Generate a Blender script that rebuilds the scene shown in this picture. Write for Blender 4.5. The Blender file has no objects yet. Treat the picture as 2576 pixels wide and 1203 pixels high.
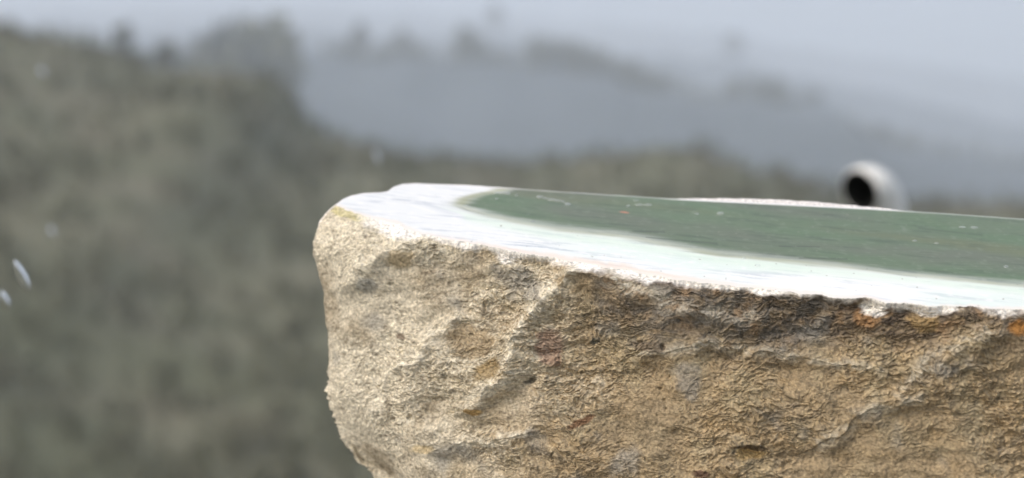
import bpy, bmesh, math, random
import numpy as np
from mathutils import Vector, Matrix

C = bpy.context.scene
COL = C.collection
rng = np.random.default_rng(7)
random.seed(7)
R = math.radians

# ------------------------------------------------------------------ camera
cam_d = bpy.data.cameras.new('camera')
cam = bpy.data.objects.new('camera', cam_d)
COL.objects.link(cam)
cam.location = (0, 0, 0)
cam.rotation_euler = (R(90), 0, 0)          # level, looking along +Y
cam_d.lens = 50
cam_d.sensor_width = 36
cam_d.clip_start = 0.01
cam_d.clip_end = 6000
cam_d.dof.use_dof = True
cam_d.dof.focus_distance = 0.318
cam_d.dof.aperture_fstop = 9.4
C.camera = cam

# ------------------------------------------------------------------ light
SUN_EL, SUN_AZ = 46.0, -125.0                # degrees; azimuth from +Y, clockwise
w = bpy.data.worlds.new('World')
C.world = w
w.use_nodes = True
nt = w.node_tree
bg = nt.nodes['Background']
sky = nt.nodes.new('ShaderNodeTexSky')
sky.sky_type = 'NISHITA'
sky.sun_disc = False
sky.sun_elevation = R(SUN_EL)
sky.sun_rotation = R(SUN_AZ)
sky.air_density = 1.0
sky.dust_density = 6.0
sky.ozone_density = 1.0
nt.links.new(sky.outputs[0], bg.inputs[0])
bg.inputs[1].default_value = 0.15
sd = bpy.data.lights.new('sun', 'SUN')
sd.energy = 1.1
sd.angle = R(12)
sd.color = (1.0, 0.95, 0.88)
sun = bpy.data.objects.new('sun', sd)
COL.objects.link(sun)
dirv = Vector((math.sin(R(SUN_AZ)) * math.cos(R(SUN_EL)), math.cos(R(SUN_AZ)) * math.cos(R(SUN_EL)), math.sin(R(SUN_EL))))
sun.rotation_euler = dirv.to_track_quat('Z', 'Y').to_euler()
C.view_settings.view_transform = 'Standard'
C.view_settings.look = 'None'
C.view_settings.exposure = 0.6
C.view_settings.gamma = 1
C.render.engine = 'CYCLES'
C.cycles.use_denoising = True
C.cycles.volume_bounces = 4
C.cycles.max_bounces = 8

# ------------------------------------------------------------------ helpers
K = 0.72 / 2575                             # tangent per unit of a 2575-wide frame
def ray(px, py):
    return (px - 1287.5) * K, (601.5 - py) * K
def at(px, py, Y):
    h, v = ray(px, py)
    return Vector((h * Y, Y, v * Y))

_perm = rng.permutation(256)
_perm = np.concatenate([_perm, _perm])
_g = rng.normal(size=(256, 3)).astype(np.float32)
_g /= np.linalg.norm(_g, axis=1)[:, None]
def perlin(P):
    P = np.asarray(P, dtype=np.float32)
    i = np.floor(P).astype(np.int32)
    f = P - i
    u = f * f * f * (f * (f * 6 - 15) + 10)
    i &= 255
    X, Y, Z = i[:, 0], i[:, 1], i[:, 2]
    def gr(dx, dy, dz):
        h = _perm[(_perm[(_perm[(X + dx) & 255] + Y + dy) & 255] + Z + dz) & 255]
        d = _g[h]
        return d[:, 0] * (f[:, 0] - dx) + d[:, 1] * (f[:, 1] - dy) + d[:, 2] * (f[:, 2] - dz)
    def mix(a, b, t): return a + (b - a) * t
    x00 = mix(gr(0, 0, 0), gr(1, 0, 0), u[:, 0]); x10 = mix(gr(0, 1, 0), gr(1, 1, 0), u[:, 0])
    x01 = mix(gr(0, 0, 1), gr(1, 0, 1), u[:, 0]); x11 = mix(gr(0, 1, 1), gr(1, 1, 1), u[:, 0])
    return mix(mix(x00, x10, u[:, 1]), mix(x01, x11, u[:, 1]), u[:, 2]) * 1.6
def fbm(P, f, octs=3, gain=0.5, off=0.0):
    s, a, n = 0, 1, 0
    for k in range(octs):
        s = s + a * perlin(P * f + off + 17.3 * k); n += a; a *= gain; f *= 2.03
    return s / n
def ridged(P, f, octs=3, gain=0.5, off=0.0):
    s, a, n = 0, 1, 0
    for k in range(octs):
        s = s + a * (1 - 2.2 * np.abs(perlin(P * f + off + 11.1 * k))); n += a; a *= gain; f *= 2.03
    return s / n
def sstep(a, b, x):
    t = np.clip((x - a) / (b - a), 0, 1)
    return t * t * (3 - 2 * t)
def lerp3(c, col, m):
    return c + (np.asarray(col, dtype=np.float32) - c) * m[:, None]

def np_mesh(name, V, F, mat=None, parent=None, smooth=True, col=None):
    """V (n,3), F (m,3|4) -> one linked mesh object; col: per-vertex albedo."""
    V = np.asarray(V, dtype=np.float32); F = np.asarray(F, dtype=np.int32)
    me = bpy.data.meshes.new(name)
    me.vertices.add(len(V)); me.vertices.foreach_set('co', V.ravel())
    n = F.shape[1]
    me.loops.add(F.size); me.loops.foreach_set('vertex_index', F.ravel())
    me.polygons.add(len(F))
    me.polygons.foreach_set('loop_start', np.arange(0, F.size, n, dtype=np.int32))
    me.polygons.foreach_set('loop_total', np.full(len(F), n, dtype=np.int32))
    me.update(calc_edges=True)
    me.validate()
    if smooth: me.polygons.foreach_set('use_smooth', np.ones(len(me.polygons), dtype=bool))
    if col is not None:
        ca = me.color_attributes.new('albedo', 'FLOAT_COLOR', 'POINT')
        buf = np.ones((len(V), 4), dtype=np.float32); buf[:, :3] = col
        ca.data.foreach_set('color', buf.ravel())
    if mat: me.materials.append(mat)
    o = bpy.data.objects.new(name, me)
    COL.objects.link(o)
    if parent: o.parent = parent
    return o
def grid_faces(nu, nv, wrap=False):
    i = np.arange(nu if wrap else nu - 1); j = np.arange(nv - 1)
    I, J = np.meshgrid(i, j, indexing='ij')
    I2 = (I + 1) % nu
    return np.stack([I * nv + J, I2 * nv + J, I2 * nv + J + 1, I * nv + J + 1], -1).reshape(-1, 4)
def tag(o, label=None, cat=None, group=None, kind=None):
    for k, v in (('label', label), ('category', cat), ('group', group), ('kind', kind)):
        if v: o[k] = v
    return o
def empty(name, loc, rz=0):
    o = bpy.data.objects.new(name, None); COL.objects.link(o)
    o.location = loc; o.rotation_euler = (0, 0, rz); o.empty_display_size = 0.05
    return o
def new_mat(name, base=(.5, .5, .5), rough=.7):
    m = bpy.data.materials.new(name); m.use_nodes = True
    b = m.node_tree.nodes['Principled BSDF']
    b.inputs['Base Color'].default_value = (*base, 1); b.inputs['Roughness'].default_value = rough
    return m, m.node_tree, b
def node(t, kind, **kw):
    n = t.nodes.new(kind)
    for k, v in kw.items():
        if isinstance(k, str) and k in n.inputs: n.inputs[k].default_value = v
        else: setattr(n, k, v)
    return n
def noise_mat(name, cols, scale, rough=.9, bump=0.0, detail=5, stretch=(1, 1, 1)):
    """procedural mottled material: noise through a colour ramp."""
    m, t, b = new_mat(name, cols[0], rough)
    tc = node(t, 'ShaderNodeTexCoord'); mp = node(t, 'ShaderNodeMapping')
    mp.inputs['Scale'].default_value = stretch
    t.links.new(tc.outputs['Object'], mp.inputs['Vector'])
    n = node(t, 'ShaderNodeTexNoise'); n.inputs['Scale'].default_value = scale; n.inputs['Detail'].default_value = detail
    t.links.new(mp.outputs[0], n.inputs['Vector'])
    r = node(t, 'ShaderNodeValToRGB')
    while len(r.color_ramp.elements) < len(cols): r.color_ramp.elements.new(.5)
    for i, (e, c) in enumerate(zip(r.color_ramp.elements, cols)):
        e.position = .3 + .4 * i / (len(cols) - 1); e.color = (*c, 1)
    t.links.new(n.outputs['Fac'], r.inputs[0]); t.links.new(r.outputs[0], b.inputs['Base Color'])
    if bump:
        bp = node(t, 'ShaderNodeBump'); bp.inputs['Strength'].default_value = bump; bp.inputs['Distance'].default_value = .002
        t.links.new(n.outputs['Fac'], bp.inputs['Height']); t.links.new(bp.outputs[0], b.inputs['Normal'])
    return m

# ------------------------------------------------------------------ materials
m_bare = noise_mat('hillside_soil', [(.10, .107, .060), (.122, .124, .076), (.16, .15, .10)], .16)
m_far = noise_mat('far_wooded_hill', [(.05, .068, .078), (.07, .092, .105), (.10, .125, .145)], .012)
m_ground = noise_mat('valley_grass', [(.05, .06, .035), (.09, .09, .05)], .4)
m_bark = noise_mat('grey_bark', [(.10, .09, .075), (.20, .185, .16)], 3, stretch=(1, 1, .2))
m_twig = noise_mat('winter_scrub', [(.090, .100, .055), (.120, .122, .074), (.17, .16, .11)], .30, stretch=(1, 1, .22))
m_leaf = noise_mat('dark_foliage', [(.07, .078, .042), (.12, .125, .075)], .5)
m_wall = noise_mat('weathered_concrete', [(.22, .21, .19), (.36, .35, .32)], 14, bump=.5)
m_pvc = noise_mat('white_plastic', [(.80, .79, .74), (.88, .88, .84)], 30, rough=.4)
m_shade = noise_mat('inside_shade', [(.006, .008, .007), (.012, .014, .012)], 60, rough=.8)  # black that stands in for the shade inside the pipe

# rough stone: vertex albedo times fine grain
m_rock, t, b = new_mat('weathered_rind', rough=.85)
va = node(t, 'ShaderNodeVertexColor', layer_name='albedo')
tc = node(t, 'ShaderNodeTexCoord')
n1 = node(t, 'ShaderNodeTexNoise'); n1.inputs['Scale'].default_value = 1500; n1.inputs['Detail'].default_value = 4
t.links.new(tc.outputs['Object'], n1.inputs['Vector'])
mr = node(t, 'ShaderNodeMapRange'); mr.inputs[1].default_value = .3; mr.inputs[2].default_value = .7
mr.inputs[3].default_value = .6; mr.inputs[4].default_value = 1.42
t.links.new(n1.outputs['Fac'], mr.inputs[0])
mx = node(t, 'ShaderNodeVectorMath', operation='SCALE')
t.links.new(va.outputs[0], mx.inputs[0]); t.links.new(mr.outputs[0], mx.inputs['Scale'])
t.links.new(mx.outputs[0], b.inputs['Base Color'])
bp = node(t, 'ShaderNodeBump'); bp.inputs['Strength'].default_value = .5; bp.inputs['Distance'].default_value = .0003
t.links.new(n1.outputs['Fac'], bp.inputs['Height']); t.links.new(bp.outputs[0], b.inputs['Normal'])
b.inputs['Specular IOR Level'].default_value = .3

# polished jade: vertex albedo, satin gloss, faint grinding lines
m_jade, t, b = new_mat('polished_jade', rough=.3)
va = node(t, 'ShaderNodeVertexColor', layer_name='albedo')
t.links.new(va.outputs[0], b.inputs['Base Color'])
tc = node(t, 'ShaderNodeTexCoord'); mp = node(t, 'ShaderNodeMapping')
mp.inputs['Rotation'].default_value = (0, 0, R(16)); mp.inputs['Scale'].default_value = (60, 1600, 1600)
t.links.new(tc.outputs['Object'], mp.inputs['Vector'])
n1 = node(t, 'ShaderNodeTexNoise'); n1.inputs['Scale'].default_value = 1; n1.inputs['Detail'].default_value = 3
t.links.new(mp.outputs[0], n1.inputs['Vector'])
mr = node(t, 'ShaderNodeMapRange'); mr.inputs[3].default_value = .2; mr.inputs[4].default_value = .48
t.links.new(n1.outputs['Fac'], mr.inputs[0]); t.links.new(mr.outputs[0], b.inputs['Roughness'])
bp = node(t, 'ShaderNodeBump'); bp.inputs['Strength'].default_value = .12; bp.inputs['Distance'].default_value = .0002
t.links.new(n1.outputs['Fac'], bp.inputs['Height']); t.links.new(bp.outputs[0], b.inputs['Normal'])
b.inputs['IOR'].default_value = 1.5

m_water, t, b = new_mat('clear_water', (1, 1, 1), .02)
b.inputs['Transmission Weight'].default_value = 1; b.inputs['IOR'].default_value = 1.33

m_bead, t, b = new_mat('thin_water', (1, 1, 1), .05)
tr = node(t, 'ShaderNodeBsdfTransparent'); gl = node(t, 'ShaderNodeBsdfGlossy'); gl.inputs['Roughness'].default_value = .08
fz = node(t, 'ShaderNodeFresnel'); fz.inputs['IOR'].default_value = 1.45; mxs = node(t, 'ShaderNodeMixShader')
gm = node(t, 'ShaderNodeNewGeometry'); sb = node(t, 'ShaderNodeMath', operation='SUBTRACT'); sb.use_clamp = True
t.links.new(fz.outputs[0], sb.inputs[0]); t.links.new(gm.outputs['Backfacing'], sb.inputs[1])
df = node(t, 'ShaderNodeBsdfDiffuse'); df.inputs['Color'].default_value = (.9, .93, .92, 1); m2 = node(t, 'ShaderNodeMixShader'); m2.inputs[0].default_value = .17  # diffuse white stands in for sky light gathered by the bead
t.links.new(sb.outputs[0], mxs.inputs[0]); t.links.new(tr.outputs[0], mxs.inputs[1]); t.links.new(gl.outputs[0], mxs.inputs[2])
t.links.new(mxs.outputs[0], m2.inputs[1]); t.links.new(df.outputs[0], m2.inputs[2]); t.links.new(m2.outputs[0], t.nodes['Material Output'].inputs['Surface']); t.nodes.remove(b)

# ------------------------------------------------------------------ terrain and sky side
def hgrid(name, xs, ys, zf, mat, kind='structure'):
    X, Y = np.meshgrid(xs, ys, indexing='ij')
    Z = zf(X.ravel(), Y.ravel())
    o = np_mesh(name, np.stack([X.ravel(), Y.ravel(), Z], 1), grid_faces(len(xs), len(ys)), mat)
    tag(o, kind=kind)
    return o
def n2(x, y, f, octs=3, off=0.0):
    return fbm(np.stack([x, y, np.full_like(x, 3.7)], 1), f, octs, off=off)

VAL = -14.0
def z_ground(x, y):
    z = np.where(y < 3, -1.2, 0) + np.where(y >= 3, -1.2 + (VAL + 1.2) * sstep(3, 26, y), 0)
    return z + n2(x, y, .15) * .25 * sstep(2, 10, y)
ys = np.concatenate([-np.geomspace(400, 12, 14), np.linspace(-8, 3, 12), np.linspace(4, 60, 40), np.geomspace(65, 2650, 40)])
hgrid('ground', np.concatenate([-np.geomspace(1480, 5, 40), np.linspace(-4, 4, 9), np.geomspace(5, 1480, 40)]), ys, z_ground, m_ground)

# wooded slope across the valley: a ridge line running along x at y = YR
YR = 118.0
ridge_px = np.array([-2500, -900, -300, 0, 150, 300, 420, 600, 700, 745, 800, 900, 1000, 1200, 1350, 1450, 1600, 1720, 1850, 2000, 2130, 2250, 2400, 2575, 3400, 5200], float)
ridge_py = np.array([60, 20, 25, 40, 50, 85, 128, 140, 175, 245, 300, 340, 352, 368, 380, 385, 372, 362, 385, 430, 475, 500, 490, 490, 470, 420], float)
def H_near(x):
    px = 1287.5 + x / YR / K
    return (601.5 - np.interp(px, ridge_px, ridge_py)) * K * YR - 1.1
def z_near(x, y):
    s = np.clip((y - 26) / (YR - 26), 0, 1)
    up = s ** .85
    back = sstep(YR, YR + 90, y)
    z = (VAL - 1) + (H_near(x) - (VAL - 1)) * up
    z = z + (VAL - 2 - z) * back
    return z + n2(x, y, .05, 4) * 1.6 * np.clip(s * 4, 0, 1) * (1 - back)
hgrid('hillside', np.linspace(-190, 190, 260), np.linspace(24, 230, 120), z_near, m_bare)

def far_ridge(name, Y, pxs, pys, depth, rough, seed):
    pxs = np.array(pxs, float); pys = np.array(pys, float)
    def zf(x, y):
        px = 1287.5 + x / Y / K
        H = (601.5 - np.interp(px, pxs, pys)) * K * Y
        H = H + n2(x, np.full_like(x, seed), 1 / (Y * .03), 4) * rough
        s = sstep(Y - depth, Y, y); bk = sstep(Y, Y + depth * .8, y)
        return (VAL - 1) + (H - VAL) * s * (1 - bk) + n2(x, y, .02, 3, off=seed) * rough * .5 * s * (1 - bk)
    hw = min(1450, Y * .85)
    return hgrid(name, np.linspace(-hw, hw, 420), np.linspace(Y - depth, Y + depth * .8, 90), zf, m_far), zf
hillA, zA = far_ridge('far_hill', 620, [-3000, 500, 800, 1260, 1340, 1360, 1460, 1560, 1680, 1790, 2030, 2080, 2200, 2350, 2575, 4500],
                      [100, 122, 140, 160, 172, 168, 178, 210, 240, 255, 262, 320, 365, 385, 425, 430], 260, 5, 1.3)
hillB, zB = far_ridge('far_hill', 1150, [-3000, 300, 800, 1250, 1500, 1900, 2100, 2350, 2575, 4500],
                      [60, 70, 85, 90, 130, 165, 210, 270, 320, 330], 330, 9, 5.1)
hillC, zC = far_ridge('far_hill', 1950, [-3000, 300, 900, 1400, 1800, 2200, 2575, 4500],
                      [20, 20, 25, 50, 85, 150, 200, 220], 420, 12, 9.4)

# scrub and bare trees covering the hillside: one uncountable wood
def wood(name, P, S, leaves, twigs, mat, lean=.1):
    """P base points, S heights: every plant = twig blades and leaf flakes."""
    n = len(P); V = []; F = []
    vb = 0
    N = n * twigs
    base = np.repeat(P, twigs, 0); h = np.repeat(S, twigs)
    a = rng.uniform(0, 2 * np.pi, N); r = rng.uniform(.05, .45, N) * h
    f0 = rng.uniform(0, .55, N)
    root = base + np.stack([np.zeros(N), np.zeros(N), f0 * h], 1)
    top = base + np.stack([np.cos(a) * r, np.sin(a) * r, np.clip(f0 + rng.uniform(.3, .6, N), 0, 1) * h], 1)
    wd = (.012 + .02 * rng.random(N)) * h
    side = np.stack([-np.sin(a), np.cos(a), np.zeros(N)], 1) * wd[:, None]
    side[:, 0] = np.abs(side[:, 0]) + wd * .4
    V.append(np.stack([root - side, root + side, top], 1).reshape(-1, 3)); 
    M = n * leaves
    base = np.repeat(P, leaves, 0); h = np.repeat(S, leaves)
    a = rng.uniform(0, 2 * np.pi, M); rr = np.sqrt(rng.random(M)) * .42 * h
    zz = rng.uniform(.12, 1.0, M); rr *= np.sqrt(np.clip(1.05 - (zz - .45) ** 2 * 3.2, .02, 1))
    c = base + np.stack([np.cos(a) * rr, np.sin(a) * rr, zz * h], 1)
    q = rng.normal(size=(M, 3, 3)) * (.055 * h)[:, None, None]
    q[:, :, 2] *= 1.7
    V.append((c[:, None, :] + q).reshape(-1, 3))
    V = np.concatenate(V); F = np.arange(len(V)).reshape(-1, 3)
    return np_mesh(name, V, F, mat, smooth=False)
NP = 9500
py_ = 30 + (YR + 14 - 30) * rng.random(NP) ** .9
px_ = rng.uniform(-.62, .62, NP) * (py_ + 25)
dens = n2(px_, py_, .06, 3, off=4.0)
keep = rng.random(NP) < (.75 + dens * 1.2)
px_, py_ = px_[keep], py_[keep]
Pz = z_near(px_, py_)
hgt = rng.uniform(.6, 1.45, len(px_)) * (1 + .4 * n2(px_, py_, .08, 2))
wd_o = wood('scrub_woodland', np.stack([px_, py_, Pz - .1], 1), hgt, 40, 10, m_twig)
tag(wd_o, 'olive brown scrub covering the blurred hillside behind the stone', None, kind='stuff')

# woods in the mist on the far hill: clumps that read as one mass
def clump_pts():
    out = []
    for x0, x1, n, h0, h1, dy in ((1340, 1480, 34, 10, 15, 0), (1440, 1600, 30, 9, 14, -4), (1560, 1720, 24, 7, 11, 0), (820, 1330, 60, 4, 8, 0), (1830, 1960, 18, 8, 13, 0),
                              (1740, 2060, 30, 4, 8, 0), (2060, 2600, 60, 4, 9, 0), (1150, 1210, 9, 9, 15, 0), (880, 1060, 16, 6, 10, 0)):
        Y = rng.uniform(590, 622, n); px = rng.uniform(x0, x1, n); x = (px - 1287.5) * K * 615
        out.append(np.stack([x, Y, zA(x, Y) - 1.5, rng.uniform(h0, h1, n)], 1))
    return np.concatenate(out)
cp = clump_pts()
fw = wood('far_woodland', cp[:, :3], cp[:, 3], 60, 6, m_leaf)
tag(fw, 'blue grey clumps of trees fading into mist on the far hill', None, kind='stuff')

# individual trees
def tree_meshes(seed, spread, nleaf, blade):
    rg = np.random.default_rng(seed)
    V, F = [], []
    def cone(p, q, r0, r1, n=7):
        p, q = np.array(p, float), np.array(q, float); d = (q - p) / np.linalg.norm(q - p)
        s = np.cross(d, [.3, .9, .2]); s /= np.linalg.norm(s); t2 = np.cross(d, s); o = sum(len(v) for v in V)
        an = np.arange(n) / n * 2 * np.pi
        ring = np.cos(an)[:, None] * s + np.sin(an)[:, None] * t2
        V.append(np.concatenate([p + ring * r0, q + ring * r1]))
        F.extend([[o + i, o + (i + 1) % n, o + n + (i + 1) % n, o + n + i] for i in range(n)])
    cone((0, 0, -.06), (.01, 0, .3), .035, .026); cone((.01, 0, .3), (-.01, .01, .85), .026, .006)
    tips = [np.array([0, 0, .7])]
    for k in range(16):
        z = rg.uniform(.24, .8); a = rg.uniform(0, 6.28); L = spread * rg.uniform(.6, 1) * (1.05 - abs(z - .45))
        e = np.array([math.cos(a) * L, math.sin(a) * L, z + L * rg.uniform(.25, .7)])
        cone((0, 0, z), e, .012, .003, 5); tips.append(e); tips.append(e * .62 + np.array([0, 0, z]) * .38)
    tv, tf = np.concatenate(V), np.array(F)
    tips = np.array(tips); tips[:, 2] = tips[:, 2] / tips[:, 2].max() * (.97 - blade)
    c = tips[rg.integers(0, len(tips), nleaf)] + rg.normal(size=(nleaf, 3)) * spread * .17
    q = rg.normal(size=(nleaf, 3, 3)) * blade
    return tv, tf, (c[:, None] + q).reshape(-1, 3), np.arange(nleaf * 3).reshape(-1, 3)
KINDS = [*[tree_meshes(3, .36, 1500, .026), tree_meshes(8, .22, 2600, .028), tree_meshes(12, .5, 1600, .026)], tree_meshes(21, .26, 5000, .05), tree_meshes(25, .42, 6000, .055)]
PROTO = {}
def tree(px, top, Y, zf, kind, label, group):
    x = (px - 1287.5) * K * Y
    z0 = float(zf(np.array([x]), np.array([Y]))[0])
    h = (601.5 - top) * K * Y - z0
    r = empty('tree', (x, Y, z0), random.uniform(0, 6.28))
    tag(r, label, 'tree', group)
    if kind not in PROTO:
        tv, tf, lv, lf = KINDS[kind]
        PROTO[kind] = (np_mesh('trunk', tv, tf, m_bark, r), np_mesh('crown', lv, lf, m_leaf if kind > 2 else m_twig, r, smooth=False))
    else:
        for o in PROTO[kind]:
            c = o.copy(); COL.objects.link(c); c.parent = r
    r.scale = (max(h, 2) * (.75 if kind == 3 else .62 if Y == 420 else .8),) * 2 + (max(h, 2),)
NG, FG = 'trees on the near ridge line', 'trees standing in the mist'
tree(305, 64, YR - 2, z_near, 0, 'small bushy tree at the step of the ridge near the top left corner', NG)
tree(415, 106, YR - 1, z_near, 2, 'low rounded tree on the left ridge, just left of the grey crown', NG)
tree(592, 128, 420, lambda x, y: np.full_like(x, VAL), 4, 'grey round crown rising in mist behind the left ridge', FG)
tree(905, 62, 622, zA, 3, 'left of two small hazy trees above the far hill', FG)
tree(1012, 78, 618, zA, 3, 'right of two small hazy trees, darker and lower, above the far hill', FG)
tree(1172, 70, 612, zA, 3, 'tall narrow hazy tree standing alone on the far hill', FG)
tree(1245, 12, 1140, zB, 3, 'faint pale tree high in the mist above the far hill', FG)
tree(1845, 92, 1140, zB, 4, 'faint hazy tree in the mist right of centre, high up', FG)
tree(1730, 170, 1120, zB, 4, 'faint rounded tree in the mist over the middle of the far slope', FG)
tree(1850, 205, 615, zA, 4, 'broad hazy tree left of the notch on the far slope', FG)
tree(2055, 228, 612, zA, 3, 'narrow hazy tree on the far slope above and left of the pipe', FG)
tree(2220, 320, 600, zA, 4, 'spreading hazy tree on the far slope right above the white pipe', FG)

# ------------------------------------------------------------------ the jade stone
TH = math.tan(R(24)); HP = 0.1484           # plane of the cut: z = TH*y - HP
def on_cut(px, py):
    h, v = ray(px, py); y = HP / (TH - v)
    return np.array([h * y, y])
front_px = [(846, 517), (868, 527), (905, 541), (945, 552), (1000, 566), (1060, 588), (1130, 603), (1210, 617), (1300, 634), (1400, 651), (1500, 667),
            (1620, 690), (1750, 711), (1870, 722), (2000, 737), (2110, 748), (2200, 760), (2300, 766), (2420, 772), (2575, 780)]
far_px = [(846, 515), (862, 501), (884, 492), (915, 486), (955, 484), (975, 481), (990, 470), (1012, 463), (1045, 461.5), (1180, 466), (1400, 481), (1700, 500), (1900, 510),
          (2200, 525), (2400, 538), (2575, 550)]
FR = np.array([on_cut(*p) for p in front_px] + [(.135, .2955), (.165, .297), (.185, .304), (.192, .315)])
BK = np.array([on_cut(*p) for p in far_px] + [(.150, .342), (.175, .337), (.188, .327), (.192, .315)])
def resample(pts, n):
    seg = np.linalg.norm(np.diff(pts, axis=0), axis=1); s = np.concatenate([[0], np.cumsum(seg)]); s /= s[-1]
    # smooth with a Catmull-like pass: dense linear, then box filter
    d = np.linspace(0, 1, n); out = np.stack([np.interp(d, s, pts[:, k]) for k in range(2)], 1)
    kk = max(3, n // 220) | 1; ker = np.hanning(kk + 2)[1:-1]; ker /= ker.sum()
    pad = np.concatenate([2 * out[:1] - out[1:kk // 2 + 1][::-1], out, 2 * out[-1:] - out[-kk // 2:-1][::-1]])[:n + kk - 1]
    sm = np.stack([np.convolve(pad[:, k], ker, 'valid') for k in range(2)], 1)
    sm[0], sm[-1] = pts[0], pts[-1]
    return sm
NFR, NBK = 1500, 320
fr = resample(FR, NFR); bk = resample(BK, NFR)
# the sawn outline is ragged: nibbled edge on the front
def nib(P2, amp):
    P3 = np.concatenate([P2, np.full((len(P2), 1), .5)], 1)
    return (fbm(P3, 260, 4, .6) * .9 + np.minimum(0, ridged(P3, 90, 2)) * .5) * amp
tng = np.gradient(fr, axis=0); tng /= np.linalg.norm(tng, axis=1)[:, None] + 1e-9
nrm_f = np.stack([tng[:, 1], -tng[:, 0]], 1)               # outward (towards the camera)
taper = sstep(0, .02, np.linspace(0, 1, NFR))
jit = nib(fr, .0017)
pxf = 1287.5 + fr[:, 0] / fr[:, 1] / K
jit += -.0022 * np.exp(-((pxf - 2195) / 38) ** 2) * 0.6     # the chip by the white splash
fr0 = fr.copy(); fr = fr + nrm_f * (jit * taper)[:, None]
jb = nib(bk, .0004); bk[:, 1] += jb * taper

loopj = np.concatenate([fr - fr0, np.zeros((NBK, 2))])
loop2 = np.concatenate([fr0, bk[::-1][np.linspace(1, NFR - 2, NBK).astype(int)]])
isback = np.concatenate([np.zeros(NFR), np.ones(NBK)])
NL = len(loop2)
tg = np.roll(loop2, -1, 0) - np.roll(loop2, 1, 0)
kk = 61; ker = np.hanning(kk); ker /= ker.sum()
def wsm(a): return np.stack([np.convolve(np.concatenate([a[-(kk // 2):, i], a[:, i], a[:kk // 2, i]]), ker, 'valid') for i in range(a.shape[1])], 1)
tg /= np.linalg.norm(tg, axis=1)[:, None]
tg = wsm(tg); tg /= np.linalg.norm(tg, axis=1)[:, None]
on = np.stack([tg[:, 1], -tg[:, 0]], 1)                    # outward normal in plan
z0 = TH * (loop2 + loopj)[:, 1] - HP

BASE_Z = -0.079
dd = np.concatenate([np.linspace(0, .003, 26)[:-1], np.linspace(.003, .062, 400), np.linspace(.064, .078, 8)])
# outward profile by depth: left end follows the photographed flank
left_prof = np.interp(dd, [0, .0015, .004, .008, .012, .019, .03, .042, .052, .0605, .071, .09], np.array([0, 2.5, 4.6, 6.0, 5.4, 3.7, 2.8, 1.4, -3.2, -9.5, -15, -20]) * 1e-3)
front_prof = np.interp(dd, [0, .003, .008, .02, .03, .045, .06, .08], np.array([0, .2, .1, .9, 2.4, 4.2, 4.0, 1.5]) * 1e-3)
back_prof = np.interp(dd, [0, .003, .02, .05, .08], np.array([0, 1.0, 3, 2, -4]) * 1e-3)
wl = sstep(-.014, -.039, loop2[:, 0])                       # 1 at the left tip
prof = (front_prof[None] * (1 - isback)[:, None] + back_prof[None] * isback[:, None]) * (1 - wl)[:, None] + left_prof[None] * wl[:, None]
fl = loop2[:, None, :] + loopj[:, None, :] * sstep(.0045, 0, dd)[None, :, None] + on[:, None, :] * prof[..., None]
depth_total = (z0 - BASE_Z)
dz = dd[None, :] * (depth_total / .078)[:, None]
P = np.stack([fl[..., 0], fl[..., 1], z0[:, None] - dz], -1).reshape(-1, 3)
ON = np.concatenate([on, np.zeros((NL, 1))], 1)
N3 = np.repeat(ON[:, None, :], len(dd), 1).reshape(-1, 3)
DD = np.repeat(dz[None] if dz.ndim == 1 else dz, 1, 0).ravel()
# where each point sits on the front, in units of the photographed width (a map for facets and stains)
PX = 1287.5 + P[:, 0] / P[:, 1] / K
PY = 601.5 - P[:, 2] / P[:, 1] / K
FRT = 1 - np.repeat(isback, len(dd))

Pa = P * np.array([1, 1, 1.9])                              # bedding: flakes longer than tall
rot = np.array([[math.cos(.14), 0, math.sin(.14)], [0, 1, 0], [-math.sin(.14), 0, math.cos(.14)]])
warp = np.stack([fbm(P, 60, 2, off=3.1), fbm(P, 60, 2, off=8.8), fbm(P, 60, 2, off=5.5)], 1) * .004
warp += np.stack([fbm(P, 330, 2, off=103.1), fbm(P, 330, 2, off=108.8), fbm(P, 330, 2, off=105.5)], 1) * .0011
Pw = (P + warp) @ rot.T * np.array([1, 1, 2.1])
def seg_dist(px, py, pts):
    d = np.full(px.shape, 1e9); side = np.zeros(px.shape)
    for (x0, y0), (x1, y1) in zip(pts[:-1], pts[1:]):
        vx, vy = x1 - x0, y1 - y0; L2 = vx * vx + vy * vy
        tt = np.clip(((px - x0) * vx + (py - y0) * vy) / L2, 0, 1)
        q = np.hypot(px - x0 - tt * vx, py - y0 - tt * vy)
        s = np.sign((px - x0) * vy - (py - y0) * vx)
        m = q < d; d = np.where(m, q, d); side = np.where(m, s, side)
    return d, side
wob = fbm(P, 120, 3, off=2.2) * 34
ridges = [([(1010, 610), (940, 660), (880, 700), (850, 730)], 26, .0011, .0008),
          ([(1480, 665), (1370, 740), (1310, 820), (1280, 930), (1180, 1010)], 40, .0016, .0014),
          ([(1140, 800), (1060, 880), (985, 960), (950, 1040)], 22, .0009, .0008),
          ([(1540, 690), (1700, 770), (1900, 800)], 40, .0010, -.0006),
          ([(1610, 880), (1800, 870), (2050, 905), (2200, 930)], 22, .0006, .0003),
          ([(2500, 830), (2350, 900), (2250, 980)], 34, .0006, .0003),
          ([(1150, 1120), (1260, 1100), (1330, 1090)], 18, .0007, .0005),
          ([(2050, 1110), (2180, 1040), (2300, 1000)], 28, .0006, .0006)]
rd = np.zeros(len(P)); ridge_pale = np.zeros(len(P))
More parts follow.
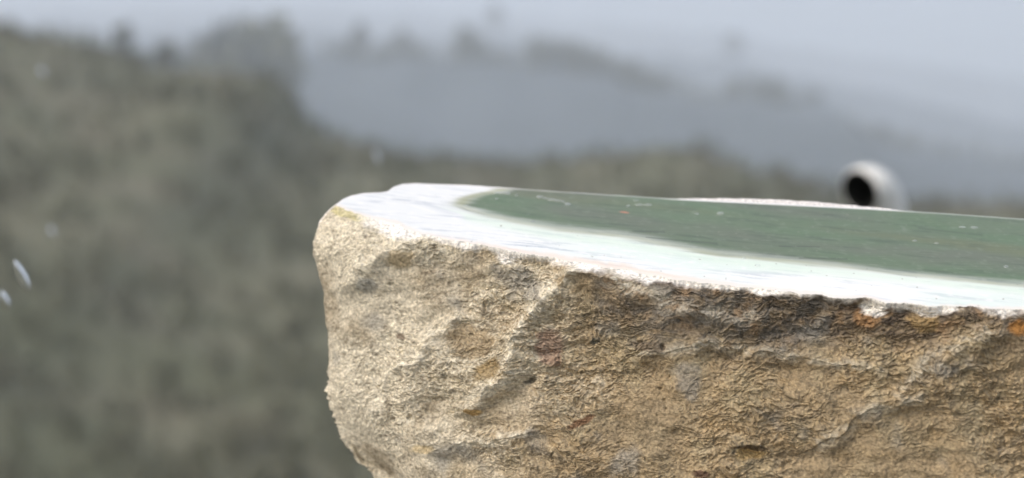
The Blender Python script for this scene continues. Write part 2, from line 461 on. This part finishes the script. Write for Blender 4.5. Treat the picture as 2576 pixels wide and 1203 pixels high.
for pts, wdt, amp, stp in ridges:
    d, s = seg_dist(PX + wob, PY + wob * .6, pts)
    ridge_pale = np.maximum(ridge_pale, np.exp(-(d / (wdt * .55)) ** 2)); rd += 1.7 * amp * np.exp(-(d / wdt) ** 2) + stp * s * np.exp(-(d / (wdt * 2.6)) ** 2) * .5
disp = fbm(P, 38, 2, off=1.0) * .0042 + fbm(Pa, 110, 2, off=6.0) * .0016
flake = ridged(Pw, 170, 3, .55, off=2.0)
calm = sstep(-.25, .35, fbm(P, 45, 2, off=9.0))             # smoother worn areas among flaky ones
calm = np.clip(calm + .6 * np.exp(-(((PX - 1290) / 130) ** 2 + ((PY - 1040) / 60) ** 2)) + .4 * np.exp(-(((PX - 1230) / 70) ** 2 + ((PY - 850) / 60) ** 2)), 0, 1)
fine = 1 - .8 * calm
pit = sstep(.34, .6, fbm(P, 430, 2, off=91.)) * sstep(-.1, .3, fbm(P, 70, 2, off=95.))
disp += flake * .0007 * fine + ridged(Pw, 560, 2, .6, off=7.0) * .00022 * fine + (ridged(Pw, 1200, 2, .7, off=27.0) * .00020 + fbm(P, 1500, 2, .7, off=37.) * .00022) * (.45 + .55 * fine) - pit * .0007
terr = fbm(Pw, 120, 3, off=12.0) * 6
disp += ((terr - np.floor(terr)) ** 4 - .2) * .0007 * fine  # little broken steps
disp += rd * FRT
disp -= .0012 * np.exp(-(((PX - 1345) / 18) ** 2 + ((PY - 955) / 13) ** 2)) + .0020 * np.exp(-(((PX - 1235) / 34) ** 2 + ((PY - 925) / 24) ** 2))
disp -= .0014 * np.exp(-(((PX - 1890) / 42) ** 2 + ((PY - 1145) / 18) ** 2))
gate = sstep(0, .002, DD)
gate_l = np.repeat(wl, len(dd))
disp = disp * (1 - .9 * np.repeat(isback, len(dd)) * sstep(.012, .004, DD)) * gate * (1 - .6 * gate_l * FRT)
P2 = P + N3 * disp[:, None]
P2[:, 2] += gate * (fbm(P, 300, 2, off=4.4) * .0005)
P2[:, 2] = np.minimum(P2[:, 2], TH * P2[:, 1] - HP - .00002 * (DD > 0))
# the pale rind behind the far edge swells a little above the cut
bulge = np.repeat(isback * np.exp(-((loop2[:, 0] - .068) / .034) ** 2), len(dd)) * np.exp(-((DD - .0015) / .0025) ** 2) * sstep(0, .0012, DD)
P2[:, 1] += bulge * .004; P2[:, 2] += bulge * .0024

# ---- colour of the rough skin (stains, minerals and painted edge highlights)
n_a = fbm(P, 55, 3, off=21.); n_b = fbm(P, 130, 3, off=33.); n_c = fbm(Pw, 330, 3, off=41.); n_d = fbm(Pa, 700, 2, off=51.)
tan, cream = np.array([.335, .255, .15]), np.array([.66, .60, .47])
c = np.tile(tan, (len(P), 1)).astype(np.float32)
xw = PX + n_a * 260 + n_b * 90; yw = PY + n_a * 120 + n_b * 60
c = lerp3(c, (.35, .29, .18), sstep(-.1, .35, n_b) * .7)                       # grey green patches
c = lerp3(c, (.34, .245, .13), sstep(.05, .45, fbm(Pw, 70, 3, off=61.)) * .75)    # ochre patches
c = lerp3(c, cream, sstep(1480, 860, xw) * .85)
flaky = 1 - sstep(.25, .75, calm)
crest = sstep(.45, .85, ridged(Pw, 850, 2, .65, off=15.))                          # pale crinkle lines: edge highlights painted into the albedo
lw = sstep(1650, 1050, xw)
c = lerp3(c, (.56, .50, .38), sstep(-.15, .25, n_c) * (.12 + .5 * lw) * (.35 + .65 * flaky))
c = lerp3(c, (.30, .235, .145), (1 - flaky) * sstep(-.2, .2, n_a + .3 * n_b) * .55)  # smooth brown breaks
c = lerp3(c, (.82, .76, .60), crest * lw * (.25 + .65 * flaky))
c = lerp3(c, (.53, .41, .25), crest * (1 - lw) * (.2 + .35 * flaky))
c = lerp3(c, (.15, .118, .075), sstep(.08, .4, n_c * .6 + n_d * .6 + n_a * .3) * .55)
edge_d = DD / K / .31                                                           # depth below the cut, photo units
band = sstep(1420, 1640, xw) * sstep(150, 45, edge_d * (1.0 + 0.2 * n_a) + n_b * 55 - 40 * np.exp(-((PX - 1800) / 260) ** 2) + 40 * sstep(2200, 2500, PX))
c = lerp3(c, (.13, .10, .072), band * (.55 + .45 * sstep(-.3, .2, n_c)))
c = lerp3(c, (.30, .20, .11), band * sstep(.12, .4, fbm(P, 190, 2, off=71.)) * .9)
smoke = sstep(1480, 1600, xw) * sstep(2180, 1980, xw) * sstep(215, 110, edge_d + n_b * 70 + n_a * 60)
c = lerp3(c, (.155, .14, .115), smoke * (.35 + .65 * sstep(-.15, .25, n_b * .6 + n_c * .7)) * .85)
c = lerp3(c, (.26, .25, .22), sstep(.2, .5, fbm(P, 90, 3, off=81.)) * .6)
c = lerp3(c, (.76, .70, .56), ridge_pale * FRT * sstep(-.35, .15, n_c) * .8 * (.45 + .55 * sstep(1750, 1450, PX)))  # paler along the ridge lines
def spot(x, y, rx, ry, col, k=1.0, ang=0.0):
    global c
    dx, dy = PX + n_b * 22 - x, PY + n_b * 16 - y
    ca, sa = math.cos(ang), math.sin(ang)
    q = ((dx * ca + dy * sa) / rx) ** 2 + ((-dx * sa + dy * ca) / ry) ** 2
    c = lerp3(c, col, sstep(1.5, .5, q + n_c * .9) * k * FRT)
spot(2562, 822, 34, 20, (.40, .19, .05), .9); spot(1232, 930, 38, 24, (.28, .20, .09), .8, -.5)
spot(1392, 868, 34, 44, (.26, .165, .12), .7); spot(1345, 958, 17, 8, (.08, .07, .05), .8, -.5)
spot(1468, 1062, 34, 13, (.20, .11, .06), .9, -.4); spot(1893, 1145, 40, 15, (.50, .36, .17), .85)
spot(1890, 1128, 44, 7, (.10, .07, .04), .9); spot(1065, 1128, 30, 12, (.56, .43, .22), .6)
spot(1205, 1040, 20, 9, (.42, .26, .08), .8); spot(2320, 800, 42, 30, (.36, .25, .11), .7); spot(2180, 800, 34, 26, (.34, .19, .08), .7)
spot(1170, 1240, 60, 60, (.5, .4, .25), .4); spot(1495, 855, 16, 11, (.10, .10, .08), .8); spot(1020, 655, 40, 20, (.44, .34, .19), .6, -.4)
spot(925, 715, 30, 22, (.22, .23, .22), .6); spot(878, 540, 52, 15, (.50, .44, .17), .65, .3); spot(1760, 1190, 20, 9, (.12, .07, .05), .9)
spot(1640, 870, 40, 14, (.14, .11, .08), .7); spot(1730, 700, 120, 22, (.10, .075, .06), .6); spot(1005, 845, 10, 8, (.12, .08, .05), .8)
spot(1230, 985, 64, 16, (.66, .60, .47), .75, -.35); spot(1300, 700, 60, 30, (.27, .255, .22), .6, .3); spot(1180, 860, 60, 40, (.36, .275, .165), .7)
# sawn edge: white rind shows where the rim has crumbled
fr_w = edge_d + n_b * 34 + n_c * 14 + n_a * 18 - 9 * sstep(1500, 1000, PX) + 5
c = lerp3(c, (.87, .835, .77), sstep(22, 2, fr_w) * FRT * sstep(820, 1000, PX))
c = lerp3(c, (.82, .79, .72), sstep(1.4, .4, ((PX - 2200) / 40) ** 2 + ((PY - 775) / 22) ** 2 + n_c * .8) * FRT)
c = lerp3(c, (.84, .80, .76), np.repeat(isback, len(dd)) * sstep(.012, .004, DD) * .9)
c = np.clip(c, .02, .88)

stone = empty('jade_stone', (0.06, 0.32, BASE_Z))
tag(stone, 'rough tan boulder sawn open to a polished dark green top with a white rim', 'stone')
inv = -np.array(stone.location)
def loc(V): return np.asarray(V) + inv
F = grid_faces(NL, len(dd), wrap=True)
bot = np.arange(NL) * len(dd) + len(dd) - 1
cb = len(P2)
Vb = np.concatenate([P2, [[P2[bot][:, 0].mean(), P2[bot][:, 1].mean(), BASE_Z + .0005]]]); cc = np.concatenate([c, [tan]])
cap = np.stack([bot, np.full(NL, cb), np.full(NL, cb), np.roll(bot, -1)], 1)
# base cap as thin quads would be degenerate; make it from triangles in a part of its own mesh data
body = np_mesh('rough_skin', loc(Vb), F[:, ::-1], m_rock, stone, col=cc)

# ---- polished face: front edge -> core boundary -> far edge, in two parts
core_f = np.array([(1140, 518), (1165, 528), (1210, 540), (1300, 560), (1400, 578), (1550, 592), (1650, 610), (1800, 640), (2000, 662), (2200, 682), (2400, 702), (2575, 716)], float)
cw = np.array([on_cut(*p) for p in core_f])
cw = np.concatenate([cw, [(.14, .3085), (.165, .312), (.18, .318)]])
cwr = resample(cw, 700)
cwr[:, 1] += fbm(np.concatenate([cwr, np.ones((700, 1))], 1), 90, 3) * .0007
core_b = np.array([on_cut(*p) for p in [(1140, 517), (1160, 503), (1185, 492), (1240, 480)]])
def plane_pts(A): return np.concatenate([A, (TH * A[:, 1] - HP)[:, None]], 1)
def strip(A, B, n):
    tt = np.linspace(0, 1, n)[None, :, None]
    return (A[:, None, :] * (1 - tt) + B[:, None, :] * tt).reshape(-1, 2)
ang = math.atan2(fr[1000, 1] - fr[300, 1], fr[1000, 0] - fr[300, 0])
def jade_col(A):
    """albedo over the cut: white rim, green core, bands along the stone"""
    P3 = plane_pts(A).astype(np.float32)
    px = 1287.5 + P3[:, 0] / P3[:, 1] / K; py = 601.5 - P3[:, 2] / P3[:, 1] / K
    ca, sa = math.cos(ang), math.sin(ang)
    al = A[:, 0] * ca + A[:, 1] * sa; ac = -A[:, 0] * sa + A[:, 1] * ca
    S = np.stack([al * .16, ac, np.zeros_like(al)], 1)       # streak space
    s1 = fbm(S * np.array([.6, 1, 1]), 640, 3, .6, off=3.); s2 = fbm(S, 130, 3, off=9.); s3 = fbm(S * np.array([2.5, 1, 1]), 900, 3, .6, off=14.)
    blob = fbm(np.stack([al * .35, ac, np.zeros_like(al)], 1), 70, 3, off=19.)
    rim = np.tile(np.array([.86, .88, .865], np.float32), (len(A), 1))
    rim = lerp3(rim, (.50, .55, .60), np.clip(sstep(.0, .36, s1) * (.35 + .6 * sstep(-.2, .3, s2)) * (.75 + .6 * sstep(1700, 1100, px)), 0, 1))
    rim = lerp3(rim, (.66, .80, .72), sstep(-.05, .4, blob) * sstep(1250, 1650, px) * .5)
    rim = lerp3(rim, (.72, .745, .755), sstep(1600, 1000, px) * .4)
    rim = lerp3(rim, (.90, .90, .89), sstep(.05, .4, s3) * .6)
    fe = np.interp(px, pxf, 601.5 - (TH * fr[:, 1] - HP) / fr[:, 1] / K) - py   # above the front edge, photo units
    rim = lerp3(rim, (.80, .62, .46), sstep(20, 4, fe + s2 * 20) * sstep(1050, 1250, px) * sstep(1950, 1600, px) * .7)
    rim = lerp3(rim, (.86, .80, .72), sstep(10, 2, fe + s2 * 10) * .8)
    core = np.tile(np.array([.125, .165, .118], np.float32), (len(A), 1))
    core = lerp3(core, (.135, .152, .128), sstep(-.1, .35, blob) * .9)
    core = lerp3(core, (.112, .170, .108), sstep(0, .4, -blob + s2 * .4) * .8)
    core = lerp3(core, (.15, .158, .095), sstep(.1, .5, fbm(S, 90, 2, off=29.)) * .6)
    core = lerp3(core, (.07, .095, .075), sstep(.05, .38, s1) * .6)
    core = lerp3(core, (.20, .24, .20), sstep(.1, .45, s3) * .45)
    core = lerp3(core, (.42, .20, .15), sstep(1.6, .3, ((px - 1570) / 12) ** 2 + ((py - 534 - (px - 1570) * .12) / 2.2) ** 2 + s1))
    bx = np.interp(px, core_f[:, 0], core_f[:, 1], right=0); bx = np.where(px > 2575, 716 + (px - 2575) * .085, bx)
    q = bx - py                                              # >0 inside the core
    left = np.interp(py, [460, 480, 492, 503, 517, 530], [1270, 1240, 1185, 1160, 1135, 1165])
    ql = px - left
    wv = s2 * 7 + s1 * 5
    core = core * np.array([1.1, 1.12, .97], np.float32)
    m = sstep(-13, 18, q + wv) * sstep(-30, 60, ql + s2 * 44 + s1 * 26)
    col = rim * (1 - m)[:, None] + core * m[:, None]
    core_halo = np.exp(-((q + wv + 14) / 13.) ** 2) * sstep(-10, 10, ql)
    col = lerp3(col, (.66, .80, .66), core_halo * .55)
    for ln in ([(1592, 581), (1632, 582), (1671, 584)], [(1625, 596), (1700, 603), (1803, 611)], [(1960, 619), (2060, 622)], [(2010, 648), (2130, 652)], [(2310, 574), (2470, 590)]):
        d_, _ = seg_dist(px, py + s2 * 4, ln)
        col = lerp3(col, (.05, .065, .05), np.exp(-(d_ / 1.7) ** 2) * .6)
    ed = np.exp(-((q + wv - 1) / 4.5) ** 2) * sstep(-10, 10, ql) * (.35 + .5 * sstep(.0, .4, blob)) + np.exp(-((ql + s2 * 30 - 8) / 22) ** 2) * sstep(0, 14, q) * .7
    col = lerp3(col, (.33, .34, .17), np.clip(ed, 0, .8))
    col = lerp3(col, (.25, .25, .2), (fbm(P3, 900, 2, off=5.) > .62) * .7)
    fa = py - np.interp(px, [p[0] for p in far_px], [p[1] for p in far_px])
    col = lerp3(col, (.85, .84, .82), sstep(4.5, 1.5, fa) * np.clip(sstep(1330, 1180, px) + .85 * sstep(1640, 1760, px) * sstep(2330, 2180, px) + .3, 0, 1))
    return np.clip(col, .02, .9)

# boundary polyline on the same parameter as the outline (x as parameter)
xs_f, xs_b = fr[:, 0], bk[:, 0]
def y_on(curve, x): 
    o = np.argsort(curve[:, 0]); return np.interp(x, curve[o, 0], curve[o, 1])
def polished():
    n = NFR
    # rim: full-width strip up to the core's left tip, then the front strip; the far-left strip closes it
    bound = np.concatenate([core_b[::-1][:-1], cwr])         # from far edge round the tip and along the front
    bl = np.concatenate([[0], np.cumsum(np.linalg.norm(np.diff(bound, axis=0), axis=1))])
    # map each boundary sample to outline (rim strip runs from outer outline to boundary)
    outer = np.concatenate([bk[bk[:, 0] < core_b[-1][0]][::-1], fr])
    # resample both to a common count
    def rs(p, m, wts=None):
        s = np.concatenate([[0], np.cumsum(np.linalg.norm(np.diff(p, axis=0), axis=1))])
        return s
    so = rs(outer, 0)
    # control pairs (outer index by nearest x, boundary length) keep the strip from twisting
    i_tip = int(np.argmin(np.hypot(outer[:, 0] - fr[0, 0], outer[:, 1] - fr[0, 1])))
    b_tip = bl[len(core_b) - 1]
    tb = np.interp(so, [0, so[i_tip], so[-1]], [0, b_tip, bl[-1]])
    xo = outer[:, 0]
    xb_front = bound[len(core_b) - 1:, 0]; bl_front = bl[len(core_b) - 1:]
    fx = np.interp(np.clip(xo, xb_front[0], None), xb_front, bl_front)
    w_ = sstep(0, .05, so - so[i_tip])
    tb = np.where(np.arange(len(xo)) >= i_tip, np.maximum.accumulate(np.maximum(b_tip, tb * (1 - w_) * 0 + fx)), tb)
    inner = np.stack([np.interp(tb, bl, bound[:, k]) for k in range(2)], 1)
    A = strip(outer, inner, 46)
    V = plane_pts(A)
    np_mesh('white_rim', loc(V), grid_faces(len(outer), 46), m_jade, stone, smooth=True, col=jade_col(A))
    # core: between boundary front and far edge
    xs = np.concatenate([np.linspace(core_b[0][0] + 1e-5, core_b[-1][0], 90)[:-1], np.linspace(core_b[-1][0], cwr[-1, 0], 1300)])
    lo = np.stack([xs, y_on(cwr, xs)], 1)
    cb_y = np.interp(xs, core_b[:, 0], core_b[:, 1])
    hi = np.stack([xs, np.where(xs < core_b[-1][0], cb_y, y_on(bk, xs))], 1)
    A = strip(lo, hi, 70)
    np_mesh('green_core', loc(plane_pts(A)), grid_faces(len(xs), 70), m_jade, stone, smooth=True, col=jade_col(A))
    # right end closing piece of rim, beyond the core (out of frame)
    k = fr[:, 0] > cwr[-1, 0]
    e1 = fr[k]; e2 = np.stack([e1[:, 0], y_on(bk, e1[:, 0])], 1)
    A = strip(e1, e2, 8)
    A[:, 1] += 0
    V = plane_pts(A); V[:, 2] -= .00003
    np_mesh('white_rim', loc(V), grid_faces(len(e1), 8), m_jade, stone, smooth=True, col=jade_col(A))
polished()

# ------------------------------------------------------------------ water beads on the cut
nrm = np.array([0, -math.sin(R(24)), math.cos(R(24))])
def dome(rx, ry, h, nu=18, nv=7, tail=0.0):
    V = []; 
    for i in range(nu):
        a = 2 * math.pi * i / nu
        for j in range(nv):
            r = math.cos(j / (nv - 1) * math.pi / 2) ; z = math.sin(j / (nv - 1) * math.pi / 2)
            wob = 1 + .12 * math.sin(2 * a + 1) + tail * math.cos(a)
            V.append((rx * r * math.cos(a) * wob, ry * r * math.sin(a) * wob, h * z))
    # shut underside
    F = grid_faces(nu, nv, wrap=True)
    return np.array(V), F
beads = [(1247, 484.5, 8, 4), (1262, 486, 9, 4), (1277, 487.5, 7, 4), (1300, 491, 5, 3), (1358, 496, 9, 5), (1372, 499, 5, 3), (1387, 503, 10, 5), (1402, 505, 8, 4),
         (1416, 507, 5, 4), (1428, 514, 8, 5), (1580, 518, 6, 3), (1599, 505, 7, 3), (1608, 516, 10, 4), (1630, 516, 9, 4), (1812, 537, 9, 6), (1753, 538, 5, 3),
         (1175, 518, 7, 3), (1249, 500, 5, 3), (1870, 650, 6, 3), (1905, 668, 7, 4), (2420, 572, 8, 4), (2450, 573, 9, 3), (2300, 606, 6, 3), (2355, 612, 6, 3), (2530, 671, 6, 4), (1340, 557, 6, 3)]
ORD = ['leftmost', 'second from the left', 'third from the left', 'fourth from the left', 'fifth from the left', 'sixth from the left', 'rightmost']
clusters = [('in the far left cluster on the green face', [b[0] for b in beads if b[0] < 1310 and b[1] < 495]),
            ('in the slanting row left of the red fleck', [b[0] for b in beads if 1340 < b[0] < 1440 and b[1] < 520]),
            ('in the group just beyond the red fleck', [b[0] for b in beads if 1570 < b[0] < 1640])]
def bead_label(px, py):
    for where, xs in clusters:
        if px in xs:
            k = sorted(xs).index(px); word = 'rightmost' if k == len(xs) - 1 else ORD[k]
            return word + ' water bead ' + where
    return None
single = {1249: 'tiny lone water bead below the far left cluster on the green face', 1812: 'lone crescent water bead on green face right of the red fleck', 1753: 'tiny water bead between the red fleck and the lone crescent bead',
          1175: 'tiny water bead where the green face meets the white rim at its left tip', 1870: 'tiny water bead near the front white rim in the middle of the face',
          1905: 'small water bead on the front white rim edge right of the middle', 2420: 'left of two water beads near the far edge below right of the pipe',
          2450: 'right of two water beads near the far edge below right of the pipe', 2300: 'left of two tiny water beads mid face toward the right',
          2355: 'right of two tiny water beads mid face toward the right', 2530: 'water bead near the front white rim at the right frame edge',
          1340: 'tiny water bead at the front border of the green face left of the red fleck'}
grp = {'by': 'x'}
for px, py, rx, ry in beads:
    xy = on_cut(px, py); y = xy[1]
    r1 = rx * K * y; r2 = ry * K * y / .42 * .8
    V, F = dome(r1, max(r2, r1 * .75), r1 * .3)
    o = np_mesh('water_bead', V, F, m_bead)
    o.location = (xy[0], y, TH * y - HP - .00002)
    o.rotation_euler = (R(24), 0, 0)
    lb = bead_label(px, py)
    tag(o, lb or single[px], 'water drop', 'water beads on the polished face')

# ------------------------------------------------------------------ ledge and pipe behind
bm = bmesh.new()
bmesh.ops.create_cube(bm, size=1)
bmesh.ops.scale(bm, vec=(1.5, .215, 1.12), verts=bm.verts)
bmesh.ops.bevel(bm, geom=bm.edges[:], offset=.008, segments=3, profile=.6, affect='EDGES')
me = bpy.data.meshes.new('parapet_wall'); bm.to_mesh(me); bm.free(); me.materials.append(m_wall)
wall = bpy.data.objects.new('parapet_wall', me); COL.objects.link(wall)
wall.location = (0.05, .3175, BASE_Z - .56)
tag(wall, 'grey concrete parapet carrying the stone', 'wall')

def sweep(path, rad, n=36):
    path = [Vector(p) for p in path]; V = []
    up = Vector((.2, .1, 1)).normalized()
    for i, p in enumerate(path):
        d = (path[min(i + 1, len(path) - 1)] - path[max(i - 1, 0)]).normalized()
        s = d.cross(Vector((1, -.6, .0))).normalized(); q = d.cross(s)
        for k in range(n):
            a = 2 * math.pi * k / n
            V.append(p + (s * math.cos(a) + q * math.sin(a)) * rad[i])
    return np.array([tuple(v) for v in V]), n
PY_ = .98
mouth = at(2163, 483, PY_ - .02)
d0 = Vector((.78, .56, .30)).normalized()
path = [mouth]
p = mouth.copy(); d = d0.copy()
for k in range(26):                                          # the bend
    p = p + d * .0013; path.append(p.copy())
    d = (d + (Vector((.05, .1, -1)) - d) * (.10 if k > 2 else .03)).normalized()
for k in range(14):
    p = p + Vector((0, 0, -1)) * .09; path.append(p.copy())
ro, ri = .0168, .0148
rad = [ro * .93, ro] + [ro] * (len(path) - 2)
pipe = empty('pipe_elbow', (path[-1].x, path[-1].y, -1.2))
tag(pipe, 'white plastic pipe elbow with a black open mouth, upright behind the stone', 'pipe')
def part(name, pth, rd, mat, flip=False):
    V, n = sweep(pth, rd); F = grid_faces(len(pth), n).reshape(-1, 4)
    i = np.arange(len(pth) - 1)[:, None]; k = np.arange(n)[None]
    F = np.stack([i * n + k, i * n + (k + 1) % n, (i + 1) * n + (k + 1) % n, (i + 1) * n + k], -1).reshape(-1, 4)
    return np_mesh(name, V - np.array(pipe.location), F[:, ::-1] if flip else F, mat, pipe)
part('elbow', path, rad, m_pvc)
# rim of the mouth and the hollow inside, its shade painted black
s_ = d0.cross(Vector((1, -.6, 0))).normalized(); q_ = d0.cross(s_)
Vr = [mouth + d0 * dz_ + (s_ * math.cos(a) + q_ * math.sin(a)) * r_ for dz_, r_ in ((.0004, ro * .94), (-.0006, ro * .90), (-.0006, ri * 1.06), (.0016, ri)) for a in np.arange(36) / 36 * 2 * np.pi]
i_ = np.arange(3)[:, None]; k_ = np.arange(36)[None]
np_mesh('mouth_rim', np.array([tuple(v) for v in Vr]) - np.array(pipe.location), np.stack([i_ * 36 + k_, i_ * 36 + (k_ + 1) % 36, (i_ + 1) * 36 + (k_ + 1) % 36, (i_ + 1) * 36 + k_], -1).reshape(-1, 4), m_pvc, pipe)
part('inner_shade', path[:1] + [mouth + d0 * .001] + path[1:20], [ri * 1.02, ri] + [ri * .97] * 19, m_shade, True)
o_shade_end = path[19]
V, n = sweep(path[18:21], [ri * .97, .004, .0002])
part('shade_end', path[18:21], [ri * .97, .004, .0002], m_shade, True)

# ------------------------------------------------------------------ falling rain
def drop(px, py, Y, L, W, ang, label):
    nu, nv = 16, 14; V = []
    for i in range(nu):
        a = 2 * math.pi * i / nu
        for j in range(nv):
            s = j / (nv - 1); r = math.sin(math.pi * s) ** .7 * (.72 + .28 * s)
            V.append((W * .5 * r * math.cos(a), W * .5 * r * math.sin(a), L * (.5 - s)))
    o = np_mesh('raindrop', np.array(V), grid_faces(nu, nv, wrap=True), m_water)
    o.location = at(px, py, Y); o.rotation_euler = (0, R(ang), 0)
    tag(o, label, 'raindrop', 'raindrops falling before the hillside')
drop(55, 695, .42, .0108, .0034, -24, 'largest bright raindrop falling at the left edge of the picture')
drop(13, 757, .45, .0070, .0030, -18, 'smaller raindrop just below left of the largest one at the left edge')
drop(106, 183, 1.1, .0090, .0042, -20, 'blurred raindrop high up at the left, below the ridge')
drop(130, 588, .80, .0090, .0034, -8, 'faint raindrop above right of the largest one at the left edge')
drop(948, 400, .80, .0105, .0030, -12, 'faint raindrop above the left end of the stone')

# ------------------------------------------------------------------ haze
bm = bmesh.new()
bmesh.ops.create_cube(bm, size=1)
me = bpy.data.meshes.new('haze'); bm.to_mesh(me); bm.free()
hz = bpy.data.objects.new('haze', me); COL.objects.link(hz)
zmin, zmax = -19.0, 460.0
hz.location = (0, 1130, (zmin + zmax) / 2); hz.scale = (3000, 3100, zmax - zmin)
mh = bpy.data.materials.new('haze_air'); mh.use_nodes = True
t = mh.node_tree
t.nodes.remove(t.nodes['Principled BSDF'])
pv = t.nodes.new('ShaderNodeVolumePrincipled')
pv.inputs['Color'].default_value = (.86, .93, 1, 1); pv.inputs['Density'].default_value = .0011
pv.inputs['Density Attribute'].default_value = ''
pv.inputs['Anisotropy'].default_value = 0.0
t.links.new(pv.outputs[0], t.nodes['Material Output'].inputs['Volume'])
me.materials.append(mh)
tag(hz, kind='stuff')
print('tris', sum(sum(len(p.vertices) - 2 for p in o.data.polygons) for o in COL.objects if o.type == 'MESH'))
